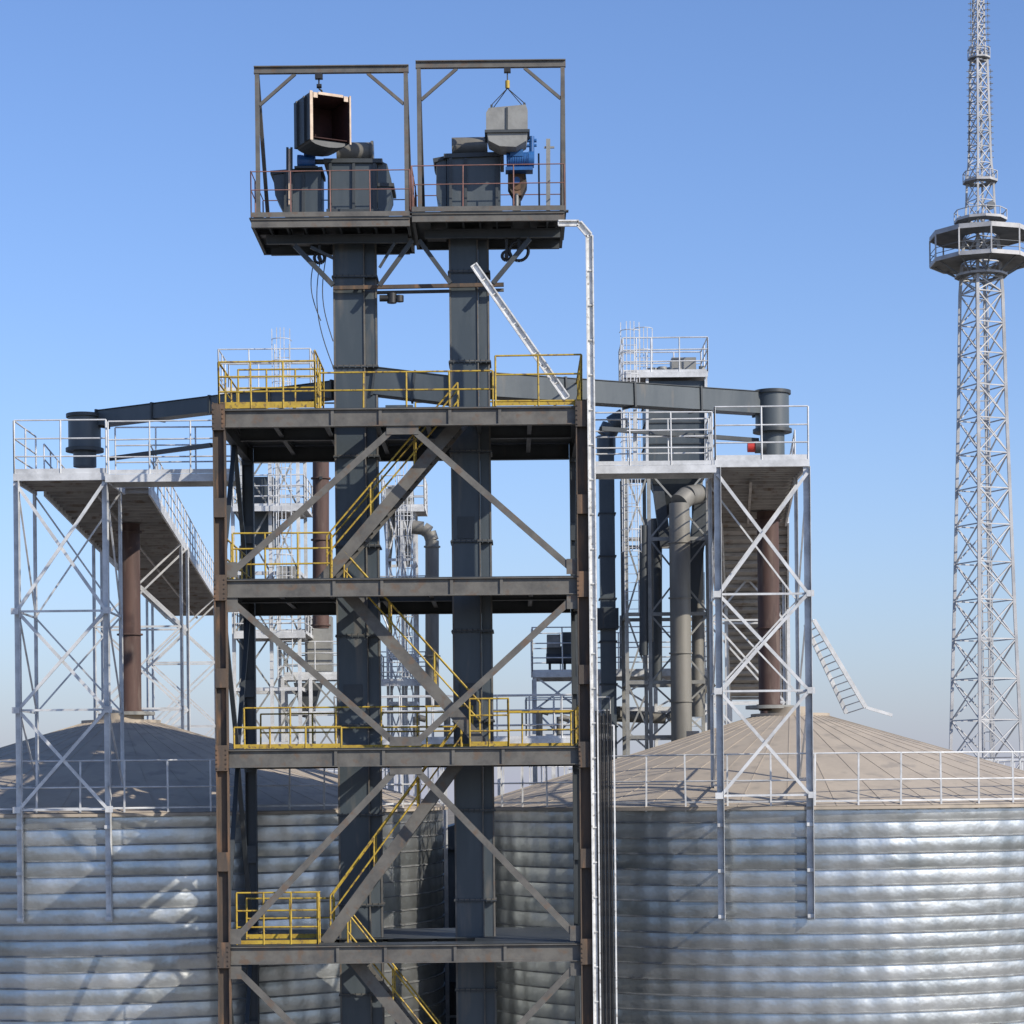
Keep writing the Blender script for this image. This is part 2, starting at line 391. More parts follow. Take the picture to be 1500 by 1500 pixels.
h=E('head_casing','casing'); r=E('head_ribs','dark'); dr=E('head_pulley','duct'); ct=E('discharge_chute','casing'); mo=E('drive_motor','blue'); dd=E('head_flange','dark')
extr(h,[(480,238),(552,238),(552,312),(480,312)],HD,1.5)
extr(dd,[(474,232),(560,232),(560,238),(474,238)],HD-0.08,1.66)
for u in (484,518,548): extr(r,[(u-2,239),(u+2,239),(u+2,312),(u-2,312)],HD-0.07,0.068)
extr(r,[(478,306),(556,306),(556,314),(478,314)],HD-0.09,0.085)
extr(ct,[(553,234),(567,240),(573,262),(573,284),(562,311),(553,312)],HD+0.1,1.2)
extr(r,[(553,268),(577,268),(577,273),(553,273)],HD+0.05,1.3)
extr(h,[(400,256),(470,250),(470,312),(424,312),(412,304),(403,286)],HD+0.2,1.1)
extr(r,[(396,250),(472,244),(472,249),(396,255)],HD+0.15,1.2)
for u in (418,444): extr(r,[(u-2,254),(u+2,254),(u+2,312),(u-2,312)],HD+0.14,0.055)
a=W(496,224,HD+0.7); b=W(545,224,HD+0.7); dr.tube(a,b,0.28,28); dr.tube(a-V(.04,0,0),a+V(0.03,0,0),0.32,28); dr.tube(b-V(.03,0,0),b+V(0.04,0,0),0.32,28)
YM=HD+0.2
mo.tube(W(442,237,YM),W(462,237,YM),0.17,16); mo.tube(W(436,237,YM),W(442,237,YM),0.185,16); mo.box(W(446,230,YM).x,W(457,230,YM).x,YM-0.2,YM+0.1,W(440,230,YM).z,W(440,224,YM).z)
for k in range(7):
    a=W(443+3*k,237,YM); mo.tube(a,a+V(0.02,0,0),0.18,16)
dd.box(W(432,230,YM).x,W(466,230,YM).x,YM-0.2,YM+0.2,W(440,249,YM).z,W(440,246,YM).z)
dd.tube(W(462,237,YM),W(480,237,YM),0.07,10)
for u in (421,427): dd.beam(W(u,312,HD-0.1),W(u,216,HD-0.1),0.06)
E('cream_post','tan').beam(W(424,300,HD-0.15),W(424,218,HD-0.15),0.05)
E.done()
E=elevator(660,716,338)
h=E('head_casing','casing'); r=E('head_ribs','dark'); dr=E('head_pulley','duct'); ct=E('discharge_chute','casing'); mo=E('drive_motor','blue'); dd=E('head_flange','dark'); ge=E('gear_reducer','rust')
extr(h,[(655,230),(733,228),(733,308),(655,308)],HD,1.5)
extr(dd,[(650,225),(738,222),(738,228),(650,231)],HD-0.08,1.66)
for u in (660,682,728): extr(r,[(u-2,231),(u+2,231),(u+2,308),(u-2,308)],HD-0.07,0.068)
extr(ct,[(654,228),(646,230),(639,240),(639,285),(650,308),(654,308)],HD+0.1,1.2)
extr(r,[(634,232),(654,228),(654,232),(636,238)],HD+0.05,1.3)
extr(r,[(652,302),(736,302),(736,309),(652,309)],HD-0.09,0.085)
a=W(662,216,HD+0.7); b=W(712,215,HD+0.7); dr.tube(a,b,0.26,28); dr.tube(b-V(.03,0,0),b+V(0.04,0,0),0.30,28)
YM=HD-0.25
mo.tube(W(742,235,YM),W(774,234,YM),0.20,16); mo.tube(W(774,234,YM),W(782,234,YM),0.22,16)
mo.box(W(745,0,YM).x,W(764,0,YM).x,YM-0.22,YM+0.05,W(740,232,YM).z,W(740,222,YM).z)
mo.tube(W(779,242,YM),W(779,200,YM),0.07,10); mo.tube(W(768,206,YM),W(786,206,YM),0.05,8); mo.tube(W(768,214,YM),W(786,213,YM),0.04,8)
for k in range(9):
    a=W(744+3.4*k,235,YM); mo.tube(a,a+V(0.02,0,0),0.215,16)
mo.box(W(738,0,YM).x,W(778,0,YM).x,YM-0.2,YM+0.25,W(740,252,YM).z,W(740,247,YM).z)
ge.prism([W(u,v,HD-0.05) for u,v in ((744,253),(770,253),(772,270),(764,286),(752,286),(744,272))],V(0,0.6,0))
ge.tube(W(758,268,HD-0.12),W(758,268,HD-0.02),0.18,20)
dd.beam(W(757,308,HD+.2),W(757,286,HD+.2),0.22,0.22)
E('grease_cup','blue').tube(W(757,264,HD-0.2),W(757,264,HD-0.12),0.09,12)
E('output_shaft','lgrey').tube(W(757,302,HD-0.1),W(757,284,HD-0.1),0.05,8)
E('service_post','lgrey').beam(W(803,308,HD-0.2),W(803,204,HD-0.2),0.11)
E('service_post','lgrey').beam(W(797,216,HD-0.2),W(812,216,HD-0.2),0.05)
E('small_post','dark').beam(W(790,308,HD),W(789,225,HD),0.05)
E.done()

# ---------------------------------------------------------------- head platform
P=Asm('head_service_platform')
yf,yb=61.2,64.3
xl=W(368,320,yf).x; xmid=W(602,320,yf).x; xr=W(827,320,yf).x
def plat(xa,xb,v):
    zt=W(600,v,yf).z
    fr=P('perimeter_channels','steel'); de=P('grating_deck','dark'); cr=P('cross_beams','dark')
    fr.ibeam(V(xa,yf,zt-0.12),V(xb,yf,zt-0.12),0.22,0.1)
    cr.ibeam(V(xa,yb,zt-0.12),V(xb,yb,zt-0.12),0.22,0.1)
    for x in (xa+0.04,xb-0.04): cr.beam(V(x,yf+0.06,zt-0.13),V(x,yb-0.06,zt-0.13),0.08,0.18)
    cr.ibeam(V(xa+0.3,yf+0.9,zt-0.34),V(xb-0.1,yf+0.9,zt-0.34),0.24,0.12)
    cr.ibeam(V(xa+0.3,yb-0.9,zt-0.34),V(xb-0.1,yb-0.9,zt-0.34),0.24,0.12)
    n=9
    for k in range(1,n): x=xa+(xb-xa)*k/n; cr.beam(V(x,yf+0.06,zt-0.14),V(x,yb-0.06,zt-0.14),0.05,0.14)
    de.box(xa-0.05,xb+0.05,yf-0.06,yb+0.06,zt,zt+0.03)
    rr=P('red_oxide_railing','redrail')
    railing(rr,[V(xa,yb,zt+.03),V(xa,yf,zt+.03),V(xb,yf,zt+.03),V(xb,yb,zt+.03),V(xa,yb,zt+.03)],1.25,1.2,(1,0.6),r=0.015,toe=0.0,post=0.018)
    P('toe_boards','steel').beam(V(xa,yf-0.075,zt+0.10),V(xb,yf-0.075,zt+0.10),0.01,0.13)
    return zt
zt1=plat(xl,xmid-0.03,319); zt2=plat(xmid+0.03,xr,313)
kb=P('knee_braces','dark')
def seg(b,p,q,w,h=None): b.beam(W(*p),W(*q),w,h)
for y in (62.0,63.8):
    seg(kb,(432,360,y),(488,418,y),0.13); seg(kb,(604,352,y),(556,418,y),0.11); seg(kb,(614,352,y),(660,415,y),0.11); seg(kb,(776,350,y),(722,415,y),0.12)
    seg(kb,(455,362,y),(488,378,y),0.08); seg(kb,(578,356,y),(556,392,y),0.07)
seg(P('tie_beam','rust'),(488,422,62.4),(738,417,62.4),0.10,0.10)
seg(P('tie_beam','steel'),(488,430,63.6),(738,425,63.6),0.08,0.08)
k=P('underslung_brackets','black')
for (u,v,rr) in ((760,368,0.26),(742,375,0.12),(468,378,0.14)):
    n=18; c=W(u,v,62.2); k.path([c+V(rr*math.cos(2*math.pi*i/n),0,rr*math.sin(2*math.pi*i/n)) for i in range(n+1)],0.045,6)
    k.tube(c-V(0,0.1,0),c+V(0,0.2,0),0.06,8); k.beam(c,c+V(0,0,0.5),0.07)
k.tube(W(556,437,62.5),W(590,437,62.5),0.09,10); k.tube(W(574,430,62.5),W(574,444,62.5),0.13,10); k.tube(W(585,433,62.5),W(585,442,62.5),0.12,8)
for (u,v) in ((560,340),(590,345),(410,345),(440,352),(700,345),(735,340),(800,340),(395,340),(460,342),(640,345)):
    c=W(u,v,62.6); k.box(c.x-0.25,c.x+0.25,c.y-0.2,c.y+0.2,c.z-0.12,c.z+0.1)
wi=P('hanging_wires','black')
for (u0,u1,bul,v1) in ((470,489,-14,540),(478,488,-10,500),(462,470,-10,470)):
    pts=[]
    for i in range(15):
        t=i/14; pts.append(W(u0+(u1-u0)*t+bul*math.sin(math.pi*t),375+(v1-375)*t,62.5))
    wi.path(pts,0.014,5)
P.done()

# ---------------------------------------------------------------- hoist gantries
def gantry(ul,ur,vl,vr,zb):
    G=Asm('hoist_gantry')
    s=G('frame','steel')
    A=W(ul,vl,61.2); Bp=W(ur,vr,61.2); zt=(A.z+Bp.z)/2
    A=V(A.x,yf+0.05,zt);Bp=V(Bp.x,yf+0.05,zt)
    s.ibeam(A-V(0.08,0,0.11),Bp+V(0.08,0,-0.11),0.20,0.14)
    for e,sg in ((A,1),(Bp,-1)):
        s.beam(V(e.x,yf+0.05,zb),V(e.x,yf+0.05,zt-0.22),0.11,0.11)
        s.beam(V(e.x,yb-0.1,zb),V(e.x,yf+0.18,zt-0.22),0.10,0.10,(1,0,0))
        s.beam(V(e.x+sg*0.06,yf+0.05,zt-1.05),V(e.x+sg*1.02,yf+0.05,zt-0.22),0.08,0.08)
        s.box(e.x-0.12,e.x+0.12,yf-0.05,yf+0.2,zb,zb+0.02)
    return G,zt,yf+0.05
G,zg,yg=gantry(376,594,97,93,zt1+0.03)
hk=G('chain_hoist','black'); xh=W(467,100,61.25).x
hk.box(xh-0.1,xh+0.1,yg-0.08,yg+0.08,zg-0.36,zg-0.22); hk.tube(V(xh,yg,zg-0.3),V(xh,yg,zg-0.62),0.022,6); hk.tube(V(xh-0.06,yg,zg-0.55),V(xh+0.07,yg,zg-0.55),0.06,8)
hk.path([V(xh,yg,zg-0.62),V(xh+0.08,yg,zg-0.68),V(xh+0.05,yg,zg-0.76),V(xh-0.03,yg,zg-0.78)],0.025,6)
G.done()
G,zg2,yg=gantry(613,824,90,84,zt2+0.03)
hk=G('chain_hoist','black'); xh2=W(743,90,61.25).x
hk.box(xh2-0.09,xh2+0.09,yg-0.08,yg+0.08,zg2-0.34,zg2-0.22); hk.tube(V(xh2,yg,zg2-0.3),V(xh2,yg,zg2-0.6),0.016,6)
yk=G('hook_block','yellow'); yk.tube(V(xh2,yg,zg2-0.56),V(xh2,yg,zg2-0.76),0.06,10)
c=W(743,152,61.25)
for sx,sy in ((-0.42,-0.1),(0.48,-0.1),(-0.42,0.35),(0.48,0.35)): hk.tube(V(xh2,yg,zg2-0.76),V(xh2+sx,yg+sy,c.z-0.05),0.012,5)
G.done()
H=Asm('elevator_head_cover')
ax=Vector((-0.46,0.88,0)).normalized(); sd=Vector((ax.y,-ax.x,0))
o=W(484,173,61.0); hw,hh,ln=0.56,0.60,1.15
out=H('shell','dark'); inn=H('lining','hoodin'); rim=H('rim_flange','tan')
Zv=V(0,0,1)
def slab(b,c,u,v,n,a,bb,t):
    vs=[c+u*(i*a)+v*(j*bb)+n*(k*t) for k in (-1,1) for i,j in ((-1,-1),(1,-1),(1,1),(-1,1))]
    b.add(vs,[(0,3,2,1),(4,5,6,7),(0,1,5,4),(1,2,6,5),(2,3,7,6),(3,0,4,7)])
mid=o+ax*(ln/2)
for sg in (-1,1):
    slab(out,mid+sd*(hw*sg),ax,Zv,sd,ln/2,hh,0.012); slab(inn,mid+sd*((hw-0.03)*sg),ax,Zv,sd,ln/2-0.01,hh-0.04,0.01)
slab(out,mid+Zv*(hh+0.012),ax,sd,Zv,ln/2,hw+0.013,0.012); slab(inn,mid+Zv*(hh-0.02),ax,sd,Zv,ln/2-0.01,hw-0.05,0.01)
slab(out,o+ax*ln,sd,Zv,ax,hw,hh,0.012); slab(inn,o+ax*(ln-0.04),sd,Zv,ax,hw-0.05,hh-0.04,0.01)
def arcp(k): 
    a=math.pi*k/8; return o-sd*(hw*0.96*math.cos(a))-Zv*(hh-0.02+0.17*math.sin(a))
bp=[arcp(k) for k in range(9)]
out.prism([p+ax*0.12 for p in bp],ax*(ln-0.2))
slab(rim,o-sd*hw-ax*0.03,sd,Zv,ax,0.04,hh+0.05,0.015); slab(rim,o+sd*hw-ax*0.03,sd,Zv,ax,0.022,hh+0.05,0.015)
slab(rim,o+Zv*(hh+0.01)-ax*0.03,sd,Zv,ax,hw-0.20,0.035,0.0145)
for sg in (-1,1): slab(rim,o+sd*(sg*(hw-0.12))+Zv*(hh-0.05)-ax*0.03,sd,Zv,ax,0.06,0.07,0.0142)
slab(inn,mid-Zv*(hh-0.06),ax,sd,Zv,ln/2-0.05,hw-0.05,0.01)
for k in (0.3,0.75): slab(out,o+ax*(ln*k)-sd*(hw+0.04),ax,Zv,sd,0.025,hh,0.03)
slab(out,mid+Zv*(hh+0.06),ax,sd,Zv,0.06,0.12,0.04)
sl=H('sling','black'); sl.tube(V(xh,yg,zg-0.76),mid+Zv*(hh+0.09),0.018,6)
H.done()
H=Asm('elevator_head_cover')
s=H('shell','lgrey'); dk2=H('rim_flange','dark')
s.prism([W(u,v,61.0) for u,v in ((716,158),(770,153),(773,162),(773,190),(712,190),(712,165))],V(0,0.9,0))
dk2.prism([W(u,v,60.96) for u,v in ((710,190),(776,189),(776,193),(710,194))],V(0,0.98,0))
s.prism([W(u,v,61.03) for u,v in ((713,194),(773,193),(771,206),(756,215),(732,214),(716,206))],V(0,0.84,0))
dk2.prism([W(u,v,60.97) for u,v in ((741,157),(744,157),(744,189),(741,189))],V(0,0.028,0))
for (u,v) in ((720,157),(768,154)): dk2.box(W(u,v,61).x-0.03,W(u,v,61).x+0.03,61.1,61.16,W(u,v,61).z-0.03,W(u,v,61).z+0.1)
H.done()

# ---------------------------------------------------------------- cable tray (white) + cables
C=Asm('cable_tray')
w=C('tray_rails','white')
yt=59.75
def tray(p,q,wd=0.19,rung=0.35,side=None):
    x=(q-p).normalized(); s_=side or Vector((x.z,0,-x.x))
    for sg in (-1,1): w.beam(p+s_*(wd/2*sg),q+s_*(wd/2*sg),0.035,0.08,(0,1,0))
    n=int((q-p).length/rung)
    for k in range(n+1):
        c=lerp(p,q,k/max(1,n)); w.beam(c-s_*wd/2,c+s_*wd/2,0.03,0.03)
    w.beam(p+V(0,0.03,0),q+V(0,0.03,0),wd*0.92,0.008,(0,1,0))
xt=W(866,600,yt).x; zc=W(866,345,yt).z
tray(V(xt,yt,0.2),V(xt,yt,zc),0.17,0.9)
pA=W(848,327,yt); pB=W(818,327,yt)
tray(V(xt,yt,zc),pA,0.15); tray(pA,pB,0.13)
a=W(694,388,60.9); b=W(830,583,60.0); tray(a,b,0.17,0.5)
C.done()
C=Asm('cable_bundle')
zt_=W(880,1040,yt).z
for k in range(9):
    x=W(873+2.7*k,1040,yt).x; C('cables','black').tube(V(x,yt+0.03*(k%2),0.3),V(x,yt+0.03*(k%2),zt_+random.uniform(-.15,.1)),0.022,6)
x=W(899,1040,yt).x; C('edge_rail','white').beam(V(x,yt,0.3),V(x,yt,zt_-0.4),0.04,0.05)
for k in range(14): 
    z=zt_-0.4-k*1.6
    if z>0.5: C('clips','galv').beam(V(xt+0.1,yt+0.08,z),V(x,yt+0.08,z),0.04,0.04)
C.done()

# ---------------------------------------------------------------- conveyors
def conveyor(p,q,w_,h_):
    K=Asm('chain_conveyor'); c=K('trough','casing'); fl=K('flanges','dark')
    c.beam(p,q,w_,h_); n=max(2,int((q-p).length/2.0))
    d=(q-p).normalized()
    for k in range(n+1):
        a=lerp(p,q,k/n); fl.beam(a-d*0.03,a+d*0.03,w_+0.10,h_+0.10)
    fl.beam(p+V(0,0,h_/2+0.02),q+V(0,0,h_/2+0.02),w_+0.06,0.02)
    return K
p=W(716,566,63.0); q=W(1112,592,68.0)
K=conveyor(p,q,0.55,0.62)
c=W(1131,600,68.0); zf=W(1115,674,66).z
tk=K('tail_unit','casing'); tk.tube(V(c.x,c.y,W(1131,632,68).z),V(c.x,c.y,W(1131,576,68).z),0.50,28); tk.tube(V(c.x,c.y,zf+0.05),V(c.x,c.y,W(1131,632,68).z),0.36,28)
K('tail_flange','dark').tube(V(c.x,c.y,W(1131,634,68).z),V(c.x,c.y,W(1131,629,68).z),0.58,28)
K('tail_flange','dark').tube(V(c.x,c.y,W(1131,578,68).z),V(c.x,c.y,W(1131,573,68).z),0.56,28)
K('drive_motor','red').tube(W(1095,655,67),W(1106,655,67),0.15,14)
K('motor_body','dark').tube(W(1106,655,67),W(1122,655,67),0.18,14)
K('supports','galv').beam(W(930,600,65.6),W(930,680,65.6),0.1); K('supports','galv').beam(W(1040,600,67),W(1040,675,67),0.1)
K('return_spout','dark').beam(W(880,628,64.5),W(1110,645,68),0.12,0.12)
K.done()
p=W(494,572,63.0); q=W(150,614,68.0)
K=conveyor(p,q,0.5,0.42)
c=W(124,640,68.0)
tk=K('tail_unit','casing'); tk.tube(V(c.x,c.y,W(124,660,68).z),V(c.x,c.y,W(124,610,68).z),0.48,28); tk.tube(V(c.x,c.y,W(124,684,68).z),V(c.x,c.y,W(124,660,68).z),0.34,28)
K('tail_flange','dark').tube(V(c.x,c.y,W(124,662,68).z),V(c.x,c.y,W(124,657,68).z),0.56,28)
K('tail_flange','dark').tube(V(c.x,c.y,W(124,612,68).z),V(c.x,c.y,W(124,607,68).z),0.54,28)
K('return_spout','dark').beam(W(310,652,64),W(160,672,68),0.12,0.12)
K.done()
K=conveyor(W(548,560,63.0),W(664,574,63.0),0.55,0.72); K('spout_box','casing').box(W(560,0,63).x,W(600,0,63).x,62.5,63.4,fz[0]+0.05,fz[0]+0.5); K.done()

# ---------------------------------------------------------------- galvanised walkways + trestles
def walkway(name,u0,u1,vt,d,dirx,length,u_tower,v_tower,XT,vbot,panels,sidx,pipe_u):
    A=Asm(name)
    x0=W(u0,vt,d).x; x1=W(u1,vt,d).x; zt=W((u0+u1)/2,vt,d).z
    de=A('deck_sheets','galvd'); fr=A('edge_channels','galv'); rl=A('handrails','galv')
    yE=d+3.0
    de.box(x0+0.05,x1-0.05,d+0.05,yE,zt-0.03,zt)
    fr.beam(V(x0-.03,d,zt-0.09),V(x1+.03,d,zt-0.09),0.07,0.20)
    fr.beam(V(x0,d+0.04,zt-0.12),V(x0,yE,zt-0.12),0.06,0.22); fr.beam(V(x1,d+0.04,zt-0.12),V(x1,yE,zt-0.12),0.06,0.22)
    k=d+0.4
    while k<yE: de.beam(V(x0+0.04,k,zt-0.09),V(x1-0.04,k,zt-0.09),0.05,0.12); k+=0.45
    railing(rl,[V(x0,yE,zt),V(x0,d,zt),V(x1,d,zt)],1.52,1.25,(1,0.66,0.33),r=0.024,toe=0.14,post=0.028)
    bx0,bx1=x0+(0.25 if u0<300 else 0),x1
    if u0<300: bx1=x1+0.75
    def pt(x,y): return V(x+dirx*(y-yE),y,0)
    yy=yE; y2=yE+length
    a0=pt(bx0,yy);a1=pt(bx1,yy);b0=pt(bx0,y2);b1=pt(bx1,y2)
    for (m,n) in ((a0,b0),(a1,b1)):
        fr.beam(m+V(0,0,zt-0.14),n+V(0,0,zt-0.14),0.06,0.22)
        railing(rl,[m+V(0,0,zt),n+V(0,0,zt)],1.3,1.6,(1,0.66,0.33),r=0.024,toe=0.12)
    vs=[a0+V(0.04,0,zt-.03),a1+V(-.04,0,zt-.03),b1+V(-.04,0,zt-.03),b0+V(.04,0,zt-.03)]
    de.prism(vs,V(0,0,0.03))
    n=int(length/0.8)
    for i in range(n):
        y=yE+0.25+i*0.8; p=pt(bx0+.05,y);q=pt(bx1-.05,y); de.beam(p+V(0,0,zt-0.10),q+V(0,0,zt-0.10),0.06,0.12)
    pm,qm=pt((bx0+bx1)/2,yy),pt((bx0+bx1)/2,y2); de.beam(pm+V(0,0,zt-0.2),qm+V(0,0,zt-0.2),0.08,0.08)
    la=x1 if u0<300 else x0; ya,yb_=d-0.2,d+0.95
    zl=W(u_tower,v_tower,d).z
    lo_,hi_=min(la,XT),max(la,XT)
    de.box(lo_+.03,hi_-.03,ya+0.04,yb_-.04,zl-0.035,zl-0.004)
    for y in (ya,yb_):
        fr.beam(V(lo_,y,zl-0.11),V(hi_,y,zl-0.11),0.06,0.22)
        railing(rl,[V(lo_+0.1,y,zl),V(hi_-.1,y,zl)],1.5,1.3,(1,0.66,0.33),r=0.024,toe=0.12)
    tr=A('trestle_legs','galv'); xb=A('trestle_bracing','galv')
    yL=65.15; zb=W(u0,vbot,yL).z; zz=[W(0.5*(u0+u1),v,yL).z for v in panels]
    for x in (x0+0.05,x1-0.05):
        tr.angle(V(x,yL,zb),V(x,yL,zt-0.2),0.19,(0,1,0)); tr.angle(V(x+0.02,yL+0.1,zb),V(x+0.02,yL+0.1,zt-0.2),0.09,(0,1,0))
        yr_=yL+2.5; zr=roofz(x,yr_,sidx); tr.angle(V(x,yr_,zr-0.05),V(x,yr_,zt-0.2),0.11,(0,1,0))
        z=zb+0.1
        while z<ZE-0.2:
            tr.beam(V(x,yL+0.05,z),V(x,66.6,z),0.06,0.06); tr.box(x-0.10,x+0.10,yL-0.012,yL-0.002,z-0.05,z+0.05); z+=1.3
        for za,zb2 in zip(zz,zz[1:]):
            zb3=max(zb2,zr+0.1)
            if za>zb3+0.3: xb.beam(V(x+0.02,yL+0.1,za),V(x+.02,yr_,zb3),0.05,0.04); xb.beam(V(x,yL,zb3),V(x,yr_,zb3),0.05,0.05)
    for j,(za,zb2) in enumerate(zip(zz,zz[1:])):
        xpanel(xb,V(x0+.05,yL-0.02,za),V(x1-.05,yL-0.02,za),V(x0+.05,yL-0.02,zb2),V(x1-.05,yL-0.02,zb2),0.09)
        xb.beam(V(x0,yL+0.03,zb2),V(x1,yL+0.03,zb2),0.06,0.06)
        for x,s_ in ((x0,-1),(x1,1)): xb.box(x-0.11,x+0.11,yL-0.09,yL-0.075,zb2-0.09,zb2+0.09)
        if zb2>ZE+1: xpanel(xb,V(x0+.05,yL+2.5,za),V(x1-.05,yL+2.5,za),V(x0+.05,yL+2.5,zb2),V(x1-.05,yL+2.5,zb2),0.05)
    for si,cy in ((sidx,76),(sidx+2,99.5),(sidx+4,123)):
        for off in (((6.0,) if u0<300 else (7.5,)) if si==sidx else ((6.0,) if si==sidx+2 and u0<300 else ())):
            y=cy+off
            pa=pt(bx0,y);pb=pt(bx1,y); za=zt-0.25; zr=ZE+0.6
            for yy_ in (0,1.6):
                o_=V(0,yy_,0)
                for q_ in (pa,pb): tr.angle(q_+o_+V(0,0,zr-0.6),q_+o_+V(0,0,za),0.12,(0,1,0))
                h=(za-zr)/3
                for j in range(3):
                    xpanel(xb,pa+o_+V(0,0,za-j*h),pb+o_+V(0,0,za-j*h),pa+o_+V(0,0,za-(j+1)*h),pb+o_+V(0,0,za-(j+1)*h),0.07)
                    xb.beam(pa+o_+V(0,0,za-(j+1)*h),pb+o_+V(0,0,za-(j+1)*h),0.07,0.07)
        if si!=sidx and u0<300: continue
        cx=silo_pos[si][0]
        pp=A('filling_pipe','rustpipe')
        xp=W(pipe_u,900,76).x if si==sidx else cx
        pp.tube(V(xp,cy,ZA-0.1),V(xp,cy,zt-0.2),0.36,28)
        for zz_ in (ZA+0.05,ZA+2.6,zt-0.5): pp.tube(V(xp,cy,zz_),V(xp,cy,zz_+0.05),0.43,28)
        A('pipe_collar','lgrey').tube(V(xp,cy,ZA-0.05),V(xp,cy,ZA+0.06),0.8,28)
    A.done()
    return zt
walkway('galvanised_walkway',21,156,694,65.2,DL,50,300,695,XL-0.2,1352,(708,895,1040,1186),0,190)
walkway('galvanised_walkway',1048,1184,674,65.2,0.095,58,880,684,XR+0.25,1348,(694,870,1012,1165),1,1126)

# inclined gallery from the bridge down behind the right silo peak
IG=Asm('inclined_gallery'); s=IG('floor_sheets','galvd'); e_=IG('side_channels','galv')
p=W(1106,760,79.5); q=W(1112,1020,92.0); hw_=1.15; X_=V(hw_,0,0)
s.prism([p-X_,p+X_,q+X_,q-X_],V(0,0,0.04))
n=24
for k in range(n+1):
    c=lerp(p,q,k/n); s.beam(c-X_+V(0,0,-0.07),c+X_+V(0,0,-0.07),0.07,0.12)
for sg in (-1,1):
    a=p+X_*sg; b=q+X_*sg; e_.beam(a-V(0,0,0.05),b-V(0,0,0.05),0.06,0.24)
    railing(IG('handrails','galv'),[a+V(0,0,.06),b+V(0,0,.06)],1.1,1.6,(1,0.5),r=0.024,toe=0)
    for t in (0.45,1.0):
        c=lerp(a,b,t); e_.beam(V(c.x,c.y,ZE),V(c.x,c.y,c.z-0.1),0.12,0.12)
IG.done()

R=Asm('roof_access_ladder')
b=R('ladder_rails','galv')
for (p,q) in (((1192,908,78),(1268,1036,78)),((1180,915,78.6),(1240,1045,78.6))):
    b.beam(W(*p),W(*q),0.12,0.14)
for k in range(14):
    t=k/13; b.beam(lerp(W(1192,908,78),W(1268,1036,78),t),lerp(W(1180,915,78.6),W(1240,1045,78.6),t),0.04,0.03)
a=W(1268,1036,78); b.beam(a,a+V(0.9,0,-0.28),0.1,0.1)
R.done()

# ---------------------------------------------------------------- process structures behind
def frame(A,us,d,dep,vs,wleg=0.16,m='galv',mb='galv',brace=True,zbot=None,xrear=True):
    xs=[W(u,vs[0],d).x for u in us]; zs=[W(us[0],v,d).z for v in vs]
    L=A('frame_legs',m); Bc=A('frame_bracing',mb)
    zb=zs[-1] if zbot is None else zbot
    for x in xs:
        for y in (d,d+dep): L.beam(V(x,y,zb),V(x,y,zs[0]),wleg,wleg,(0,1,0))
    for z in zs:
        for y in (d,d+dep): L.beam(V(xs[0],y+0.02,z),V(xs[-1],y+0.02,z),wleg*0.8,wleg)
        for x in (xs[0],xs[-1]): L.beam(V(x+0.01,d,z+0.01),V(x+0.01,d+dep,z+0.01),wleg*0.8,wleg)
    if brace:
        for j,(za,zb2) in enumerate(zip(zs,zs[1:])):
            for i,(xa_,xb_) in enumerate(zip(xs,xs[1:])):
                xpanel(Bc,V(xa_,d,za),V(xb_,d,za),V(xa_,d,zb2),V(xb_,d,zb2),wleg*0.5)
                if xrear and (i+j)%2: Bc.beam(V(xa_,d+dep,za),V(xb_,d+dep,zb2),wleg*0.5,wleg*0.4)
    return xs,zs
def platform(A,xa,xb,ya,yb,z,m='galvd',rm='galv',h=1.25,rails=(1,0.66,0.33)):
    A('platform_decks',m).box(xa,xb,ya,yb,z+0.004,z+0.05)
    A('platform_edges','galv').beam(V(xa,ya-0.04,z-0.06),V(xb,ya-0.04,z-0.06),0.06,0.2)
    railing(A('platform_rails',rm),[V(xa,yb,z),V(xa,ya,z),V(xb,ya,z),V(xb,yb,z),V(xa,yb,z)],h,1.2,rails,r=0.026,toe=0.12)
D=Asm('dust_filter_unit')
d=84.0
fb=D('filter_box','casing'); xa_,xb_=W(946,600,d).x,W(1034,600,d).x
z0,z1=W(990,682,d).z,W(990,558,d).z
fb.box(xa_,xb_,d,d+2.2,z0,z1)
for k in range(1,4): D('box_ribs','dark').box(xa_-0.05,xb_+0.05,d-0.05,d+2.25,z0+(z1-z0)*k/4,z0+(z1-z0)*k/4+0.05)
hp=D('hopper','dark'); zc2=W(990,752,d).z; xc=W(992,700,d).x
top=[V(xa_,d,z0-.01),V(xb_,d,z0-.01),V(xb_,d+2.2,z0-.01),V(xa_,d+2.2,z0-.01)]; bot=[V(xc-.35,d+0.75,zc2),V(xc+.35,d+0.75,zc2),V(xc+.35,d+1.45,zc2),V(xc-.35,d+1.45,zc2)]
hp.add(top+bot,[(0,1,2,3),(7,6,5,4)]+[(i,(i+1)%4,4+(i+1)%4,4+i) for i in range(4)])
dp=D('down_duct','duct'); yD=d-0.9
dp.tube(V(xc,yD,ZE-3),V(xc,yD,W(990,760,d).z),0.38,24)
dp.path([V(xc,yD,W(990,765,d).z),V(xc+0.0,yD,W(990,742,d).z),V(xc+0.3,yD+0.3,W(990,730,d).z),V(xc+0.8,yD+0.9,W(990,724,d).z)],0.37,24)
for v in (800,880,960,1030): dp.tube(V(xc,yD,W(990,v,d).z),V(xc,yD,W(990,v-2,d).z),0.43,24)
dp.tube(W(1022,1050,d+1),W(1022,730,d+1),0.22,14); dp.tube(W(952,940,d+.3),W(952,760,d+.3),0.13,12)
D('side_duct','dark').beam(W(1030,720,d+.5),W(1008,900,d+.5),0.55,0.5); D('side_duct','dark').beam(W(962,700,d+.5),W(975,800,d+.5),0.4,0.4)
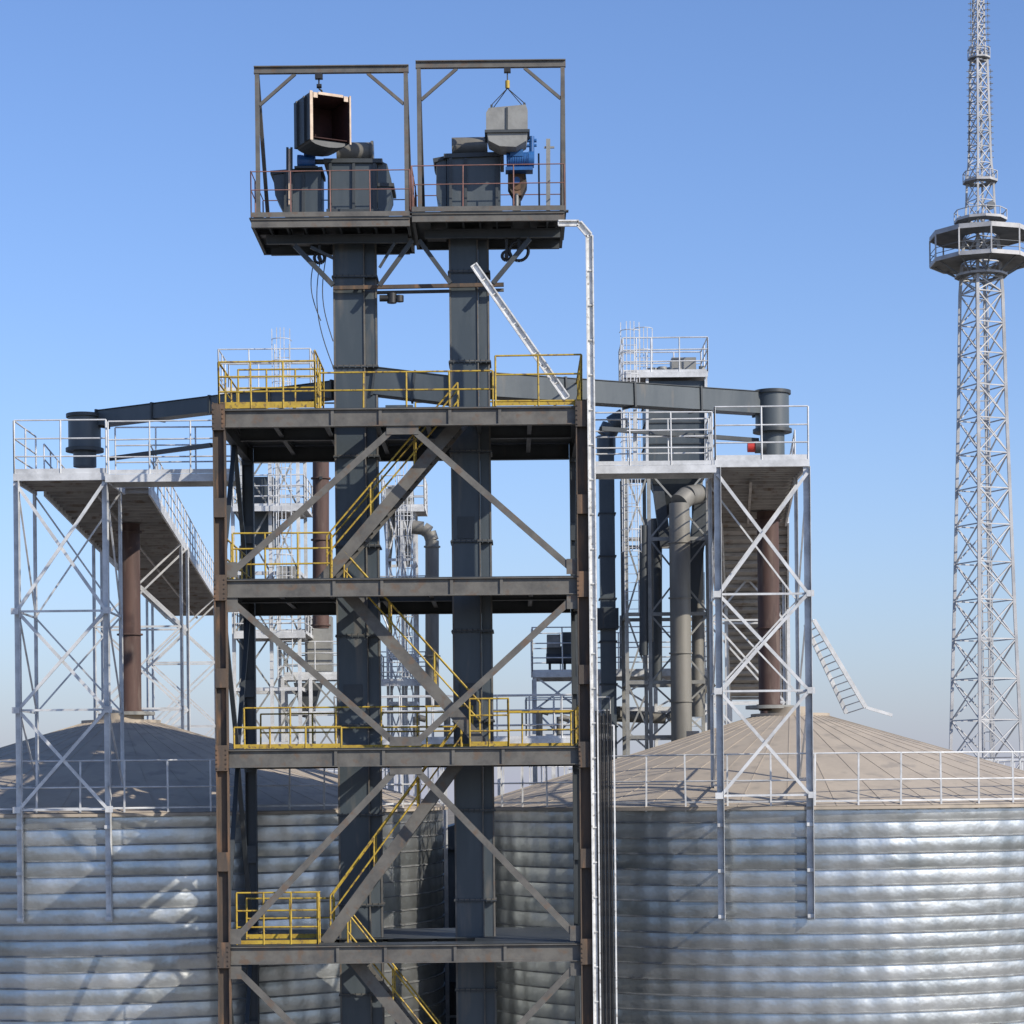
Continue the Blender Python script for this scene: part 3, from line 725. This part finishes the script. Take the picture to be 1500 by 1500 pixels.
rp=D('dark_riser','dark'); rp.tube(W(943,960,d-.3),W(943,770,d-.3),0.16,12); rp.tube(W(962,1000,d+1),W(962,760,d+1),0.2,12)
xs,zs=frame(D,(916,950,1036),d-0.3,2.8,(690,790,900,1000,1080),0.13,'lgrey','lgrey',zbot=ZE,xrear=False)
zt_=W(975,548,d).z
platform(D,W(912,548,d).x,W(1036,548,d).x,d-0.2,d+2.6,zt_,h=1.3)
for u in (914,948,1034): D('frame_legs','galv').beam(W(u,548,d-0.1),W(u,690,d-0.1),0.1)
ladder(D('caged_ladder','galv'),V(W(926,900,d-0.6).x,d-0.6,W(926,900,d).z),W(926,500,d).z-W(926,900,d).z,0.5)
ladder(D('caged_ladder','galv'),V(W(942,560,d+1).x,d+1,zt_),1.3,0.6,cage_from=0.2)
fm=D('roof_machinery','lgrey')
for k in range(16):
    x=random.uniform(xa_+0.3,xb_); y=d+random.uniform(0.2,2); hgt=random.uniform(0.15,0.55); fm.tube(V(x,y,zt_+0.05),V(x,y,zt_+0.05+hgt),random.uniform(0.08,0.22),10)
fm.box(xb_-1.2,xb_-0.3,d+0.5,d+1.5,zt_+0.05,zt_+0.7)
D.done()
E=Asm('intake_elevator'); c=E('trunk','casing'); f2=E('flanges','dark')
x0,x1=W(879,800,86).x,W(901,800,86).x; za,zb=ZE-2,W(890,660,86).z
c.box(x0,x1,86,86.8,0.1,zb); z=za
while z<zb: f2.box(x0-.05,x1+.05,85.95,86.85,z,z+0.05); z+=1.6
E('elbow','casing').path([V((x0+x1)/2,86.4,zb-.1),V((x0+x1)/2,86.4,zb+0.6),V((x0+x1)/2+0.2,86.4,zb+1.0),V((x0+x1)/2+0.7,86.4,zb+1.3)],0.36,16)
E('drive_box','dark').box(x0-0.4,x1+0.1,85.8,86.9,W(0,930,86).z,W(0,900,86).z)
E.done()
Q=Asm('process_platform')
d=88.0; xa_,xb_=W(780,985,d).x,W(1045,985,d).x; z=W(900,985,d).z
platform(Q,xa_,xb_,d,d+3.5,z,h=1.75)
frame(Q,(783,850,880,960,1042),d+0.1,3.2,(990,1040,1110),0.15,'galv','galv',zbot=0.1,xrear=False)
mc=Q('screen_machine','dark'); mc.box(W(792,0,d).x,W(846,0,d).x,d+0.4,d+2.0,z+0.5,z+1.05); mc.box(W(815,0,d).x,W(845,0,d).x,d+0.5,d+1.8,z+1.05,z+1.6); mc.tube(W(800,965,d+.5),W(840,965,d+.5),0.2,12)
for u in (796,818,842): mc.beam(V(W(u,0,d).x,d+0.6,z+0.05),V(W(u,0,d).x,d+0.6,z+0.5),0.1)
Q('machine_panel','lgrey').box(W(792,0,d).x,W(812,0,d).x,d+0.3,d+1.0,z+1.0,z+1.5)
pb=Q('cross_pipe','duct'); pb.tube(W(880,1048,d-1),W(975,1052,d-1),0.22,14); pb.tube(W(905,1035,d-1.0),W(905,1050,d-1),0.3,12); pb.tube(W(978,1052,d-1),W(1045,1000,d-1),0.16,12)
for k in range(10):
    u=random.uniform(850,1040); Q('small_pipes','lgrey').tube(W(u,985,d+1),W(u,random.uniform(880,940),d+1),random.uniform(0.04,0.1),8)
ladder(Q('caged_ladder','galv'),V(W(1020,1080,d-.3).x,d-.3,W(0,1080,d).z),5.5,0.5)
z2=W(900,1062,d).z
platform(Q,W(760,0,d).x,W(880,0,d).x,d-2,d,z2-0.5,h=1.5)
Q.done()
Y=Asm('cyclone_dust_collector')
d=92.0
xs,zs=frame(Y,(566,588,606),d,2.6,(745,820,890,960,1030,1100),0.11,zbot=0.1,xrear=False)
cy=Y('cyclones','lgrey')
for u in (570,584,598):
    for dy in (0.3,1.6):
        a=W(u,770,d+dy); cy.tube(W(u,735,d+dy),W(u,770,d+dy),0.22,14); cy.tube(W(u,830,d+dy),W(u,770,d+dy),0.07,14,r2=0.22)
cy.tube(W(566,730,d+1),W(606,728,d+1),0.4,16); cy.tube(W(577,726,d+1),W(577,712,d+1),0.25,12)
platform(Y,W(560,745,d).x,W(622,745,d).x,d-0.3,d+2.8,W(590,745,d).z,h=1.3)
ladder(Y('caged_ladder','galv'),V(W(596,1080,d-.5).x,d-.5,W(0,1080,d).z),W(0,705,d).z-W(0,1080,d).z,0.5)
for v in (890,1000): platform(Y,W(556,v,d).x,W(625,v,d).x,d-0.6,d+2.8,W(590,v,d).z,h=1.2)
Y('access_rails','galv').tube(W(560,900,d-1),W(600,990,d-1),0.04,6)
du=Y('bend_duct','duct'); pts=[W(604,772,d-1.2),W(620,774,d-1.2),W(629,780,d-1.2),W(633,792,d-1.2),W(633,1035,d-1.2)]
du.path(pts,0.27,18)
for v in (800,880,960): du.tube(W(633,v,d-1.2),W(633,v+2,d-1.2),0.33,18)
Y.done()
Z_=Asm('headhouse_frame')
d=86.0
xs,zs=frame(Z_,(340,395,436),d,3.0,(660,745,840,930,1010,1090),0.13,'galv','lgrey',zbot=ZE-1,xrear=False)
platform(Z_,W(322,574,d).x,W(456,574,d).x,d-0.3,d+2.8,W(390,574,d).z,h=1.55)
for u in (342,436): Z_('frame_legs','galv').beam(W(u,574,d+.1),W(u,660,d+.1),0.13)
ladder(Z_('caged_ladder','galv'),V(W(418,1000,d-.5).x,d-.5,W(0,1000,d).z),W(0,512,d).z-W(0,1000,d).z,0.55)
Z_('headhouse_box','casing').box(W(350,0,d).x,W(392,0,d).x,d+0.4,d+2.2,W(0,800,d).z,W(0,700,d).z)
Z_('dark_pipe','dark').tube(W(362,1060,d+.5),W(362,800,d+.5),0.3,14)
for v in (745,930): platform(Z_,W(336,0,d).x,W(440,0,d).x,d-0.5,d+3,W(390,v,d).z,h=1.2)
Z_('cabinet','lgrey').box(W(400,0,d).x,W(425,0,d).x,d-0.4,d+0.3,W(0,870,d).z,W(0,835,d).z)
Z_.done()
U=Asm('rusty_vent_pipe'); p=U('pipe','rustpipe'); p.tube(W(470,920,78),W(470,640,78),0.28,24)
for v in (700,790,860,915): p.tube(W(470,v,78),W(470,v+2,78),0.34,24)
U('bracket','dark').beam(W(470,700,78.4),W(470,700,76),0.1); U.done()
Q=Asm('intersilo_platform')
d=90
z=W(460,992,d).z
platform(Q,W(412,0,d).x,W(545,0,d).x,d-1.5,d-0.2,z,h=1.3)
frame(Q,(414,455,500,543),d-2.6,1.3,(994,1045,1110),0.13,'galv','lgrey',zbot=0.1,xrear=False)
Q('cabinet','lgrey').box(W(445,0,d).x,W(480,0,d).x,d-1.2,d-0.4,z+0.05,z+2.3)
Q('cabinet_hopper','dark').prism([W(430,1000,d-2),W(470,1000,d-2),W(455,1050,d-2),W(442,1050,d-2)],V(0,1.0,0))
z=W(600,1085,82).z
platform(Q,W(480,0,82).x,W(860,0,82).x,82,83.2,z,h=1.6)
for u in (490,560,640,720,800,850): Q('tall_posts','galv').beam(V(W(u,0,82).x,82.6,0.1),V(W(u,0,82).x,82.6,z-0.02),0.14)
for u,v in ((520,1060),(548,1040),(610,1050),(655,1045),(700,1060),(790,1040),(820,1050)):
    Q('standpipes','duct').tube(W(u,1085,82.5),W(u,v,82.5),0.12,10); Q('standpipes','duct').tube(W(u,v,82.5),W(u+14,v+4,82.5),0.12,10)
Q.done()

# ---------------------------------------------------------------- radio tower
A=Asm('lattice_radio_tower')
d=200.0; CU=1444; cx0=W(CU,1100,d).x; cy0=d
lv=[(1400,59),(1300,55),(1200,51.5),(1115,48.5),(1055,46.5),(995,44.5),(937,42.5),(880,40.5),(825,39),(770,37.5),(717,36),(665,34.5),(615,33),(567,32),(520,31),(475,30),(430,29),(408,27.5),(385,26),(350,23),(322,20.5),(295,19),(265,18),(240,15.5),(216,14.5),(193,14),(171,13.5),(150,13),(130,12.5),(110,12),(90,11.5),(72,9),(55,8.5),(38,8),(21,8),(4,7.5),(-13,7.5),(-30,7),(-47,7),(-64,6.5)]
rot=math.radians(24); kk=1/(math.cos(rot)+math.sin(rot))
lg=A('legs','mast'); bc=A('lattice','mast')
def cor(v,hw): 
    h=hw*kk*d/F*1.414; z=W(CU,v,d).z
    return [V(cx0+h*math.cos(rot+math.pi/4+k*math.pi/2),cy0+h*math.sin(rot+math.pi/4+k*math.pi/2),z) for k in range(4)]
cs=[cor(v,h) for v,h in lv]
base=[V(cx0+(c.x-cx0)*1.25,cy0+(c.y-cy0)*1.25,0.1) for c in cs[0]]
cs=[base]+cs
for i,(a,b) in enumerate(zip(cs,cs[1:])):
    up_=i>31; wl=0.26 if i<20 else (0.17 if not up_ else 0.11); wb=0.10 if i<20 else 0.065
    for k in range(4):
        k2=(k+1)%4
        lg.beam(a[k],b[k],wl,wl)
        bc.beam(a[k],b[k2],wb,wb); bc.beam(a[k2],b[k],wb,wb); bc.beam(b[k],b[k2],wb,wb)
zc1=W(CU,400,d).z
for sx,sy in ((-.1,-.5),(.75,-.5),(.75,.3),(-.1,.3)): bc.beam(V(cx0+sx,cy0+sy,0.1),V(cx0+sx-0.3,cy0+sy,zc1),0.10,0.10)
z=1.0
while z<zc1:
    o_=-0.3*z/zc1
    bc.beam(V(cx0-.1+o_,cy0-.5,z),V(cx0+.75+o_,cy0-.5,z),0.09,0.09); z+=0.8
def disc(v,R,th,m,n=10,inner=0.0,skirt=True):
    z=W(CU,v,d).z; R=R*d/F; b=A('observation_decks',m)
    pts=[(R*math.cos(2*math.pi*(i+.5)/n),R*math.sin(2*math.pi*(i+.5)/n)) for i in range(n)]
    for i in range(n):
        (x,y),(x2,y2)=pts[i],pts[(i+1)%n]
        if inner>0:
            r=inner; b.prism([V(cx0+x,cy0+y,z),V(cx0+x2,cy0+y2,z),V(cx0+x2*r,cy0+y2*r,z),V(cx0+x*r,cy0+y*r,z)],V(0,0,0.08))
        A('deck_fascia','mast').beam(V(cx0+x,cy0+y,z+0.1),V(cx0+x2,cy0+y2,z+0.1),0.08,th)
    if inner==0: b.prism([V(cx0+x,cy0+y,z) for x,y in pts],V(0,0,0.08))
    return [V(cx0+x,cy0+y,z) for x,y in pts]
p1=disc(386,74,0.35,'mastd',10,0.4); p2=disc(347,74,0.4,'mastd',10,0.35)
for a,b in zip(p1,p2): A('deck_posts','mast').beam(a,b,0.12,0.12); A('deck_posts','mastd').beam(lerp(a,V(cx0,cy0,a.z),0.1)-V(0,0,0.02),V(cx0+(a.x-cx0)*0.4,cy0+(a.y-cy0)*0.4,a.z-1.3),0.12,0.12)
for i in range(len(p1)):
    for h in (0.6,1.1): A('deck_rail','mastd').tube(p1[i]+V(0,0,h),p1[(i+1)%len(p1)]+V(0,0,h),0.035,5)
p3=disc(406,38,0.2,'mastd',10,0.6); p4=disc(325,38,0.22,'mastd',10,0.4); p5=disc(268,25,0.2,'mastd',8,0.4); p6=disc(87,16,0.12,'mastd',8,0.4)
for pp_ in (p4,p5,p6):
    for i in range(len(pp_)):
        a=pp_[i]; b=pp_[(i+1)%len(pp_)]; A('deck_rail','mast').tube(a,a+V(0,0,0.9),0.045,5); A('deck_rail','mast').tube(a+V(0,0,0.9),b+V(0,0,0.9),0.045,5)
an=A('antennas','mastd')
for v in range(-20,240,9):
    z=W(CU,v,d).z
    for sg in (-1,1):
        x=cx0+sg*(0.95 if v>100 else 0.75); an.beam(V(cx0+sg*0.4,cy0-.3,z),V(x+sg*0.2,cy0-.3,z),0.06,0.06); an.beam(V(x,cy0-.3,z-0.2),V(x,cy0-.3,z+0.2),0.06,0.06)
dsh=W(1452,300,198); an.tube(dsh,dsh+V(0,0.3,0),0.35,14)
A.done()

# ---------------------------------------------------------------- world, sun, camera
EL=math.radians(31); AZ=math.radians(51)
wld=bpy.data.worlds.new('World'); scene.world=wld; wld.use_nodes=True
nt=wld.node_tree; N=nt.nodes; L=nt.links; bg=N['Background']
sky=N.new('ShaderNodeTexSky'); sky.sky_type='NISHITA'; sky.sun_disc=False
sky.sun_elevation=EL; sky.sun_rotation=math.pi-AZ; sky.air_density=1.0; sky.dust_density=0.8; sky.ozone_density=2.5; sky.altitude=200
STR=0.115
tint=N.new('ShaderNodeMix'); tint.data_type='RGBA'; tint.blend_type='MULTIPLY'; tint.inputs['Factor'].default_value=1.0; tint.inputs['B'].default_value=(1.06,1.20,1.52,1)
L.new(sky.outputs[0],tint.inputs['A'])
tc=N.new('ShaderNodeTexCoord'); sx=N.new('ShaderNodeSeparateXYZ'); L.new(tc.outputs['Generated'],sx.inputs[0])
def mth(op,a,b=None):
    n=N.new('ShaderNodeMath'); n.operation=op
    for i,x in enumerate((a,b)):
        if x is None: continue
        if isinstance(x,(int,float)): n.inputs[i].default_value=x
        else: L.new(x,n.inputs[i])
    return n.outputs[0]
fac=mth('MULTIPLY',mth('EXPONENT',mth('MULTIPLY',mth('MAXIMUM',sx.outputs['Z'],0.0),-1/0.070)),0.95)
hz=N.new('ShaderNodeMix'); hz.data_type='RGBA'; L.new(fac,hz.inputs['Factor']); L.new(tint.outputs['Result'],hz.inputs['A'])
hz.inputs['B'].default_value=(0.46/STR,0.475/STR,0.58/STR,1)
L.new(hz.outputs['Result'],bg.inputs['Color']); bg.inputs['Strength'].default_value=STR
sd_=bpy.data.lights.new('sun','SUN'); sd_.energy=5.0; sd_.angle=math.radians(0.53); sd_.color=(1.0,0.92,0.80)
so=bpy.data.objects.new('sun',sd_); scene.collection.objects.link(so)
dirv=Vector((math.sin(AZ)*math.cos(EL),-math.cos(AZ)*math.cos(EL),math.sin(EL)))
so.rotation_euler=dirv.to_track_quat('Z','Y').to_euler(); so.location=(60,-40,80)
cam=bpy.data.cameras.new('camera'); co=bpy.data.objects.new('camera',cam); scene.collection.objects.link(co)
cam.sensor_width=36; cam.lens=36*F/1500; cam.shift_y=400/1500; cam.clip_end=8000; cam.clip_start=0.5
co.location=(0,0,EYE)
co.rotation_euler=(Matrix.Rotation(math.pi/2,4,'X')@Matrix.Rotation(-ROLL,4,'Z')).to_euler()
scene.camera=co
scene.view_settings.view_transform='Standard'; scene.view_settings.look='None'; scene.view_settings.exposure=0
